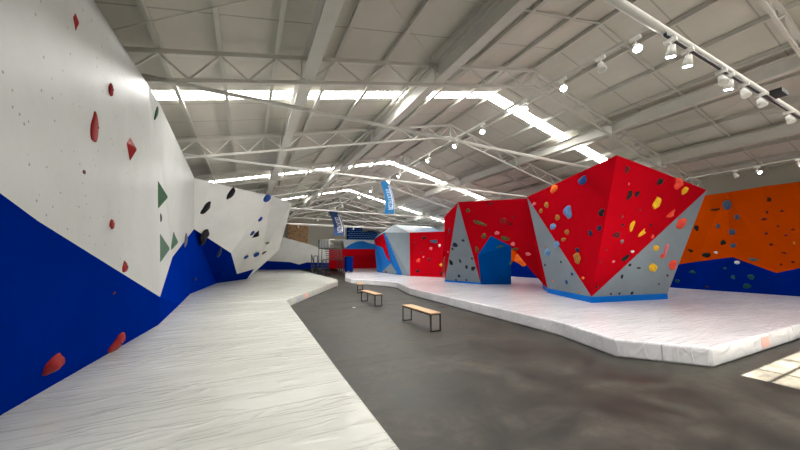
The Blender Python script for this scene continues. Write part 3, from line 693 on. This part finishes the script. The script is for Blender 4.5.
for a_ in [(468, 210.5, 5, 4, 0, 'blob', 'olive', 'small olive hold near the arch apex'), (479.5, 223, 14, 4, -27, 'blob', 'olive', 'long slanting olive bar on the arch'),
 (504, 221, 8, 7, 0, 'ball', 'red', 'round red ball hold on the arch'), (490.5, 204, 5, 2.5, 0, 'blob', 'maroon', 'small maroon hold at the top of the arch'),
 (511, 224, 2.5, 3, 0, 'blob', 'black', 'tiny black hold right of the red ball'), (513, 217, 2, 3, 0, 'blob', 'maroon', 'tiny maroon hold above right of the red ball'),
 (497, 233, 5, 4, 0, 'blob', 'pink', 'pink hold over the blue leg peak'), (484, 236, 5, 6, 0, 'blob', 'olive', 'olive hold left of the blue leg peak'),
 (505, 238.5, 9, 4.5, -10, 'blob', 'olive', 'wide olive hold right of the blue leg peak'), (477, 249.5, 4, 6, 0, 'blob', 'olive', 'olive hold left edge beside the blue leg'),
 (513, 244, 4, 4, 0, 'blob', 'pink', 'small pale pink hold under the wide olive one'), (501, 246.5, 9, 3.5, 15, 'blob', 'teal', 'dark green bar on the blue leg'),
 (515.5, 249, 6, 3, 0, 'blob', 'olive', 'small olive hold over the orange volume'), (528, 254, 6, 4, -25, 'blob', 'pink', 'pink hold on top of the orange volume'),
 (521, 260, 15, 10, -20, 'rock', 'orange', 'big orange volume under the red arch'), (511, 263, 3, 5, 0, 'blob', 'olive', 'olive hold at the edge of the blue leg'),
 (455, 245, 5, 5, 0, 'blob', 'navy', 'navy cluster hold high on the grey triangle'), (463, 240.5, 3, 2.5, 0, 'blob', 'navy', 'small navy hold highest on the grey triangle'),
 (451, 262.5, 4, 5, 15, 'blob', 'black', 'black hold at the left of the grey triangle'), (460, 261, 2, 4, 0, 'blob', 'black', 'thin black hold centre of the grey triangle'),
 (466.5, 267, 3, 4, 0, 'blob', 'black', 'small black hold left of the black wedge'), (473, 268.5, 6, 4, 25, 'rock', 'black', 'black wedge hold at the right of the grey triangle'),
 (459, 276, 3, 3.5, 0, 'blob', 'navy', 'small navy hold low on the grey triangle'), (456, 280, 2.2, 2, 0, 'blob', 'navy', 'tiny navy hold at the foot of the grey triangle'),
 (466.5, 280, 2.2, 2, 0, 'blob', 'navy', 'tiny navy hold right at the foot of the grey triangle'), (452.5, 249, 2.4, 2.4, 0, 'blob', 'black', 'tiny black hold below the navy cluster'),
 (472, 258.5, 2, 2.4, 0, 'blob', 'black', 'tiny black hold by the red border of the grey triangle'), (449.5, 231, 2, 5, 0, 'blob', 'navy', 'thin navy hold on the narrow red side of the arch'),
 (448, 252, 3, 2, 0, 'blob', 'pink', 'tiny pink hold on the narrow red side of the arch')]: hold(*a_, group=G5)
G6 = 'holds on the furthest boulder'
for a_ in [(424, 238, 4, 3, 0, 'blob', 'black', 'small black hold high on the far red face'), (434.5, 241.5, 13, 3.5, -8, 'bean', 'bluegrey', 'long blue grey arc hold on the far red face'),
 (439.5, 245.5, 3, 3, 0, 'blob', 'white', 'tiny white hold below the blue grey arc'), (431, 248.5, 3.5, 3, 0, 'blob', 'pink', 'small pink hold centre of the far red face'),
 (418.5, 260.5, 4, 4, 0, 'blob', 'coral', 'small coral hold low at left of the far red face'), (429, 259.5, 4, 3, 0, 'ring', 'maroon', 'small maroon ring hold low on the far red face'),
 (423.5, 257, 2, 2, 0, 'blob', 'pink', 'tiny pink hold beside the maroon ring'), (441, 265, 3, 3, 0, 'blob', 'yellow', 'small yellow hold at the right edge of the far red face'),
 (417.5, 271, 4, 3, 0, 'blob', 'black', 'small black hold at the foot of the far red face'), (441, 273.5, 2, 3, 0, 'blob', 'black', 'tiny black hold at the right foot of the far red face'),
 (414.5, 243, 2, 2, 0, 'blob', 'maroon', 'tiny maroon hold at upper left of the far red face'), (422, 253, 2, 2, 0, 'blob', 'darkred', 'tiny dark red hold centre left of the far red face'),
 (390, 238, 2, 2, 0, 'blob', 'white', 'tiny white hold at the top of the far grey face'), (401, 244, 2, 2.4, 0, 'blob', 'white', 'tiny white hold mid height on the far grey face'),
 (386, 272, 3, 2.6, 0, 'blob', 'maroon', 'small maroon hold at the foot of the far blue face')]: hold(*a_, group=G6)
G7 = 'holds on the orange wall'
for a_ in [(727, 205, 10, 10, 0, 'ball', 'bluegrey', 'largest blue grey ball hold on the orange wall'), (715.5, 209.5, 10, 2.8, 3, 'blob', 'brown', 'flat brown bar left of the blue grey ball'),
 (737, 217, 5.5, 5.5, 0, 'ball', 'bluegrey', 'small blue grey ball below right of the largest ball'), (718, 226, 4.5, 4.5, 0, 'blob', 'bluegrey', 'small blue grey hold left column on the orange wall'),
 (732, 232, 7.5, 6.5, 0, 'ball', 'bluegrey', 'medium blue grey ball mid height on the orange wall'), (723, 242.5, 6, 5, 0, 'rock', 'black', 'black round hold mid height on the orange wall'),
 (733, 245.5, 7, 4, 0, 'blob', 'bluegrey', 'flat blue grey hold right of the black round one'), (696.5, 228, 4.5, 6.5, 0, 'rock', 'black', 'black hold beside the edge of the grey boulder facet'),
 (690.5, 250.5, 8, 3, -30, 'bean', 'black', 'black crescent hold low beside the boulder'), (706.5, 255, 9, 6, 15, 'ring', 'black', 'black ring shaped hold just above the blue base'),
 (716, 252.5, 4, 2.6, 0, 'blob', 'white', 'small white hold right of the black ring'), (753, 259.5, 8, 5, -10, 'rock', 'grey', 'grey rock hold on the blue and orange border'),
 (737, 262.5, 5, 5, -30, 'rock', 'white', 'white and grey hold at the crest of the blue base'),
 (769, 199.5, 5, 5.5, 0, 'rock', 'brown', 'brown hold highest on the right orange facets'), (767, 212, 3, 3, 0, 'blob', 'darkred', 'small dark red hold under the brown one'),
 (764, 219, 6, 3.5, 15, 'blob', 'darkred', 'wide dark red hold upper middle of right orange facets'), (782, 211, 4, 2.5, 0, 'blob', 'darkred', 'flat dark red hold upper right on orange'),
 (778, 226, 3.5, 2.5, 0, 'blob', 'maroon', 'small maroon hold centre of right orange facets'), (766, 233.5, 4, 2.5, 0, 'blob', 'darkred', 'small dark red hold left of centre on right orange facets'),
 (793, 229.5, 4.5, 2.5, 0, 'blob', 'darkred', 'flat dark red hold at right on orange'), (786, 235, 4, 2.5, 0, 'blob', 'maroon', 'flat maroon hold right of centre on orange'),
 (771, 244.5, 5, 2.5, 0, 'blob', 'darkred', 'flat dark red hold lower left of right orange facets'), (784, 253, 5, 3, -15, 'blob', 'darkred', 'dark red hold low on right orange facets'),
 (794, 243, 3, 3, 0, 'blob', 'ochre', 'small ochre hold at the right edge of the orange wall'), (781, 264.5, 3.5, 2, 0, 'blob', 'maroon', 'small maroon hold over the blue dip'), (793, 262, 4, 2.5, 0, 'blob', 'darkred', 'lowest dark red hold at the right of the orange wall'),
 (751, 277, 7, 5, 0, 'ring', 'teal', 'upper teal ring hold on the blue base'), (747, 286, 8, 5, 0, 'ring', 'teal', 'lower teal ring hold on the blue base'),
 (725, 268, 5, 4, 0, 'blob', 'teal', 'small teal hold upper left on the blue base'), (733, 277, 5, 4, 0, 'blob', 'teal', 'small teal hold centre of the blue base'),
 (692.5, 272, 6, 4, -20, 'rock', 'teal', 'grey green hold on the blue base near the boulder'), (677.5, 281, 5, 4, 0, 'blob', 'teal', 'dark teal hold on blue base at the boulder edge'),
 (707, 286.5, 7, 2.4, 0, 'blob', 'brown', 'flat brown hold low on the blue base')]: hold(*a_, group=G7)
# ------------------------------------------------------------------ benches
def bench():
    t = thing('bench', '', 'bench'); L, W, Hh = 1.55, .30, .45
    MB().box(-W/2, W/2, -L/2, L/2, Hh-.025, Hh, M['bench']).build('seat', t)
    MB().box(-W/2+.005, -W/2+.03, -L/2+.03, L/2-.03, Hh-.055, Hh-.025, M['black']).build('rail', t); MB().box(W/2-.03, W/2-.005, -L/2+.03, L/2-.03, Hh-.055, Hh-.025, M['black']).build('rail', t)
    for s in (-1, 1):
        y = s*(L/2-.02); w = .014
        for sx in (-1, 1): MB().box(sx*(W/2-.014)-w, sx*(W/2-.014)+w, y-w, y+w, 0, Hh-.025, M['black']).build('leg', t)
        MB().box(-W/2+.028, W/2-.028, y-w, y+w, 0, .028, M['black']).build('cross_bar', t); MB().box(-W/2+.028, W/2-.028, y-w, y+w, Hh-.053, Hh-.025, M['black']).build('cross_bar', t)
    return t
b0 = bench()
for i, (x, y, a_, lab) in enumerate([(4.25, 7.38, 0, 'plywood topped bench with black steel frame, nearest the viewer'), (4.5, 11.7, 0, 'plywood topped bench with black steel frame, middle of the row'),
                                 (5.55, 16.1, math.radians(-19), 'plywood topped bench seen end on, furthest down the aisle')]):
    t = b0 if i == 0 else cpy(b0)
    t.location = (x, y, 0); t.rotation_euler.z = a_; tag(t, lab, 'bench', 'benches in the aisle')
# ------------------------------------------------------------------ stair and landing
st = thing('staircase', 'black steel steps climbing to a landing with barred rails in front of the red wall', 'staircase', (6.6, 32, 0))
for i in range(4):
    z = .25+.27*i; y0 = -.6+.3*i
    MB().box(-.62, 1.0 if i < 3 else 1.2, y0, y0+.28, z-.08, z, M['black']).build('tread', st)
for sx in (-.66, 1.04): MB().bar((sx, -.75, .03), (sx, .5, 1.1), .05, .16, M['black']).build('stringer', st)
h = MB(); 
for a_, b_ in (((-.66, -.7, .0), (-.66, -.7, 1.25)), ((-.66, .5, .0), (-.66, .5, 2.15)), ((-.66, -.7, 1.25), (-.66, .5, 2.15)), ((-.3, -.7, 0), (-.3, -.7, 2.0)), ((-.66, -.7, 2.0), (-.3, -.7, 2.0)), ((-.66, -.7, 1.2), (-.66, -.7, 2.0))):
    h.tube(a_, b_, .04, M['black'], 8)
h.build('handrail', st)
MB().box(.75, 2.7, .3, 1.9, 1.6, 1.68, M['black']).build('landing', st)
for x, y in ((.8, .35), (2.65, .35), (.8, 1.85), (2.65, 1.85)): MB().box(x-.04, x+.04, y-.04, y+.04, MZ*(1 if x > 2 else 0), 1.6, M['black']).build('post', st)
for k, z in enumerate((1.85, 2.08, 2.31, 2.54, 2.77)): MB().box(.8, 2.65, .3+.2*k, .52+.2*k, z-.07, z, M['black']).build('upper_tread', st)
MB().box(.5, 2.75, 1.3, 3.0, 2.82, 2.9, M['black']).build('upper_deck', st)
for x, y in ((.55, 1.35), (2.7, 1.35), (.55, 2.95), (2.7, 2.95)): MB().box(x-.035, x+.035, y-.035, y+.035, MZ*(1 if x > 2 else 0), 2.82, M['black']).build('post', st)
for z in (3.3, 3.75): MB().box(1.9, 2.7, 1.32, 1.36, z-.02, z+.02, M['black']).build('rail', st)
for x in (1.9, 2.68): MB().box(x-.02, x+.02, 1.32, 1.36, 2.9, 3.75, M['black']).build('rail_post', st)
o = thing('cabinet', 'dark blue boxy cabinet standing right of the stair landing', 'cabinet', (9.75, 32.1, MZ))
MB().box(-.36, .36, -.4, .4, .12, 1.6, M['navy']).build('body', o); MB().box(-.4, .4, -.44, .44, 1.6, 1.68, M['black']).build('top', o)
for x in (-.3, .3): MB().box(x-.04, x+.04, -.36, .36, 0, .12, M['black']).build('foot', o)
o = thing('equipment_crate', 'dark grey crate of gear standing on the upper stair deck', 'crate', (7.5, 34.0, 2.9))
MB().box(-.55, .5, -.4, .4, 0, .85, M['steel_g']).build('body', o)
for x in (-.35, -.05, .25): MB().box(x-.04, x+.04, -.43, -.4, .06, .8, M['black']).build('slat', o)
o = thing('rack', 'white tube rack beside the grey crate on the upper deck', 'rack', (8.45, 34.2, 2.9))
for x in (-.28, .28): MB().tube((x, 0, 0), (x, 0, .95), .03, M['steel_w'], 8).build('upright', o)
for z in (.45, .95): MB().tube((-.28, 0, z), (.28, 0, z), .03, M['steel_w'], 8).build('cross_bar', o)
# ------------------------------------------------------------------ lighting tracks and spots
TRX = 4.98; TRZ = 5.06
o = MB().box(-.025, .025, 1.95, 27, -.02, .02, M['steel_d']).build('lighting_track'); o.location = (TRX, 0, TRZ)
tag(o, 'long grey lighting track running down the hall left of the ridge', 'lighting track')
o = MB().box(0, 6.2, -.02, .02, -.02, .02, M['black']).build('lighting_track'); o.location = (4.98, 1.9, 4.84)
tag(o, 'short dark lighting track fixed under the nearest white tie tube', 'lighting track')
o = MB().box(-.02, .02, 2.0, 12, -.02, .02, M['steel_d']).build('lighting_track'); o.location = (15.75, 0, 4.98)
tag(o, 'thin lighting track running down the hall over the right mat', 'lighting track')
def spot(on, d=V((-.55, -.5, -.65))):
    t = thing('spotlight', '', 'spotlight')
    MB().box(-.025, .025, -.07, .07, -.05, 0, M['steel_w']).build('adapter', t)
    MB().tube((0, 0, -.05), (0, 0, -.12), .012, M['steel_w'], 8).build('stem', t)
    d = d.normalized(); c = V((0, 0, -.15)); 
    bd_ = MB().tube(c-d*.05, c+d*.1, .04, M['steel_w'], 14, .068).build('lamp_housing', t, True)
    MB().tube(c+d*.085, c+d*.106, .052, M['lamp_on'] if on else M['lamp_off'], 14).build('lens', bd_)
    return t
DIR = {0: V((-.3, -.3, -.9)), 1: V((-.5, -.4, -.75)), 2: V((0, .97, -.2)), 3: V((.12, .22, -.95)), 4: V((-.65, .15, -.7))}
SP = {k: spot(bool(k), DIR[k]) for k in DIR}; used = {SP[k]: 0 for k in SP}
def place(x, y, z, on, lab, rz=0, power=0):
    p = SP[on]
    t = p if not used[p] else cpy(p); used[p] = 1
    t.location = (x, y, z); t.rotation_euler.z = rz; tag(t, lab, 'spotlight', 'track spotlights')
    if on and power:
        l = bpy.data.lights.new('spot', 'SPOT'); l.energy = power; l.spot_size = math.radians(155 if on >= 3 else 100); l.spot_blend = .6; l.shadow_soft_size = .06; l.color = (1, .97, .9)
        lo = bpy.data.objects.new('lamp_light', l); COL.objects.link(lo); lo.parent = t
        d = DIR[on].normalized(); lo.location = V((0, 0, -.15))+d*.13; lo.rotation_euler = d.to_track_quat('-Z', 'Y').to_euler()
near = ['lit white spotlight, nearest on the long track', 'unlit white spotlight hanging second on the long track', 'lit white spotlight third on the long track', 'lit white spotlight fourth on the long track',
        'lit white spotlight fifth on the long track', 'lit white spotlight sixth on the long track', 'lit white spotlight seventh on the long track', 'lit white spotlight eighth on the long track',
        'lit white spotlight ninth on the long track', 'lit white spotlight tenth on the long track', 'lit white spotlight eleventh on the long track', 'lit white spotlight twelfth on the long track', 'lit white spotlight thirteenth on the long track', 'lit white spotlight fourteenth on the long track', 'lit white spotlight furthest on the long track']
for y, on, lab in zip([2.25, 2.75, 3.42, 4.28, 5.55, 6.6, 8.0, 10.1, 11.0, 13.0, 14.6, 17.9, 19.6, 21.9, 25.2], [1, 0, 1, 1, 1, 4, 4, 4, 4, 4, 4, 1, 1, 1, 1], near): place(TRX, y, TRZ-.02, on, lab, 0 if y < 17 else 3.3, (0 if not on else 10 if y < 6 else 105 if y < 17 else 400))
o = MB().box(0, 12.6, -.02, .02, -.02, .02, M['steel_d']).build('lighting_track'); o.location = (3.4, 30.13, 4.9)
tag(o, 'far lighting track fixed under the last white tie tube', 'lighting track')
for x, lab in ((4.2, 'far spotlight facing the plywood board, leftmost on the last tie tube'), (9.6, 'far spotlight above the stair deck on the last tie tube'), (15.4, 'far spotlight facing the dark blue board on the last tie tube')): place(x, 30.13, 4.88, 2, lab, 0, 420)
for x, on, lab in [(5.12, 3, 'small lit spotlight at the left end of the tie tube'), (5.6, 3, 'brightest lit spotlight under the nearest tie tube'), (6.72, 0, 'unlit spotlight under the tie tube, left of a lit one'),
                   (7.0, 3, 'lit spotlight in the middle of the nearest tie tube'), (7.6, 0, 'unlit spotlight right of the middle lit one on the tie tube'), (8.35, 0, 'unlit white spotlight by the black power box'),
                   (9.9, 0, 'unlit white spotlight at the right end of the tie tube')]: place(x, 1.9, 4.82, on, lab, 0, 120 if on else 0)
for y, on, lab in [(2.95, 1, 'lit spotlight nearest on the right hand track'), (3.85, 1, 'lit spotlight second on the right hand track'), (4.4, 0, 'unlit spotlight third on the right hand track')]: place(15.75, y, 4.96, on, lab, .3, 45 if on else 0)
q = MB().box(-.17, .17, -.08, .08, -.05, .03, M['black']).build('power_box'); q.location = (8.95, 1.8, 4.94); tag(q, 'black power box strapped to the nearest tie tube', 'power box')
# ------------------------------------------------------------------ banners
def banner(px, py, Y, scale, mat, label, wscale=1):
    top = ony(px, py, Y); t = thing('banner', label, 'banner', top, -.25, 'feather banners')
    H = 2.55*scale; W = .78*wscale; n = 14; L, R = [], []
    for i in range(n+1):
        s = i/n; z = -H*s; sh = .38*wscale*math.sin(s*math.pi*.5)-.1
        L.append(V((-.45*W+sh+(.12*math.sin(s*math.pi)), 0, z))); R.append(V((.35*W+sh+.1*math.sin(s*math.pi*.8)+(0.05 if s > .2 else 0), 0, z-(.05 if i == 0 else 0))))
    b = MB()
    for i in range(n):
        for dy, rev in ((-.006, 0), (.006, 1)):
            f = [L[i]+V((0, dy, 0)), R[i]+V((0, dy, 0)), R[i+1]+V((0, dy, 0)), L[i+1]+V((0, dy, 0))]
            b.face(f[::-1] if rev else f, mat)
        for E_ in (L, R): b.face([E_[i]+V((0, -.006, 0)), E_[i]+V((0, .006, 0)), E_[i+1]+V((0, .006, 0)), E_[i+1]+V((0, -.006, 0))], mat)
    cl = b.build('cloth', t)
    p = MB()
    for i in range(n): p.tube(R[i], R[i+1], .018, M['steel_w'], 6)
    p.build('pole', t)
    MB().tube((0, 0, 0), (0, 0, max(.1, 5.0-top.z) if top.z < 5 else zr(top.x)-.6-top.z), .006, M['steel_w'], 6).build('cord', t)
    txt = 'DECATHLON'; k = len(txt)
    for i, ch in enumerate(txt):
        s = .26+.62*(i+.5)/k; j = s*n; a = int(j); c = lerp(L[a], L[min(n, a+1)], j-a)*.5+lerp(R[a], R[min(n, a+1)], j-a)*.5
        cu = bpy.data.curves.new('letter', 'FONT'); cu.body = ch; cu.size = .36*wscale; cu.extrude = .003; cu.align_x = 'CENTER'; cu.align_y = 'CENTER'
        tmp = bpy.data.objects.new('tmp', cu); COL.objects.link(tmp); bpy.context.view_layer.update()
        me = bpy.data.meshes.new_from_object(tmp.evaluated_get(bpy.context.evaluated_depsgraph_get())); bpy.data.objects.remove(tmp)
        me.materials.clear(); me.materials.append(M['print']); o = link('letter', me, cl)
        o.rotation_euler = (math.pi/2, math.pi/2, 0); o.location = (c.x+.04, -.012, c.z); o.scale = (.62*scale, 1.25, 1)
    q = MB(); 
    for i in range(2, n-2):
        a, c = lerp(L[i], R[i], .8), lerp(L[i+1], R[i+1], .8); a2, c2 = lerp(L[i], R[i], .88), lerp(L[i+1], R[i+1], .88); d = V((0, -.012, 0))
        q.face([a+d, a2+d, c2+d, c+d], M['print'])
    q.build('stripe', cl)
banner(385.5, 180.5, 20.6, .98, M['banner'], 'bright blue feather banner with white lettering, hanging nearer by the ridge')
banner(334.5, 211, 25.2, .80, M['banner_d'], 'dark blue feather banner with white lettering, hanging further back left', 1.25)
# small things
q = MB().box(-.06, .06, -.04, .04, 0, .004, M['paper']).build('paper_scrap'); q.location = onz(354, 307.5, 0); q.rotation_euler.z = .4
tag(q, 'small white paper scrap lying on the concrete left of the benches', 'paper scrap')
# ------------------------------------------------------------------ light
sun = bpy.data.lights.new('sun', 'SUN'); sun.energy = 150; sun.angle = .004; sun.color = (1, .95, .84)
so = bpy.data.objects.new('sun', sun); COL.objects.link(so)
el = math.atan2(DZ, 2.12-Y0+.2); so.rotation_euler = V((0, math.cos(el), -math.sin(el))).to_track_quat('-Z', 'Y').to_euler(); so.location = (9, -20, 15)
w = bpy.data.worlds.new('world'); SC.world = w; w.use_nodes = True; nt = w.node_tree
sk = nt.nodes.new('ShaderNodeTexSky'); sk.sky_type = 'HOSEK_WILKIE'; sk.turbidity = 4; sk.sun_direction = (0, -.8, .6)
nt.links.new(sk.outputs[0], nt.nodes['Background'].inputs[0]); nt.nodes['Background'].inputs[1].default_value = 1.2
vs_ = SC.view_settings; vs_.view_transform = 'Standard'; vs_.look = 'None'; vs_.gamma = 1; vs_.use_curve_mapping = False; vs_.exposure = .05
SC.cycles.use_denoising = True; SC.cycles.max_bounces = 8; SC.cycles.diffuse_bounces = 5; SC.cycles.sample_clamp_indirect = 6
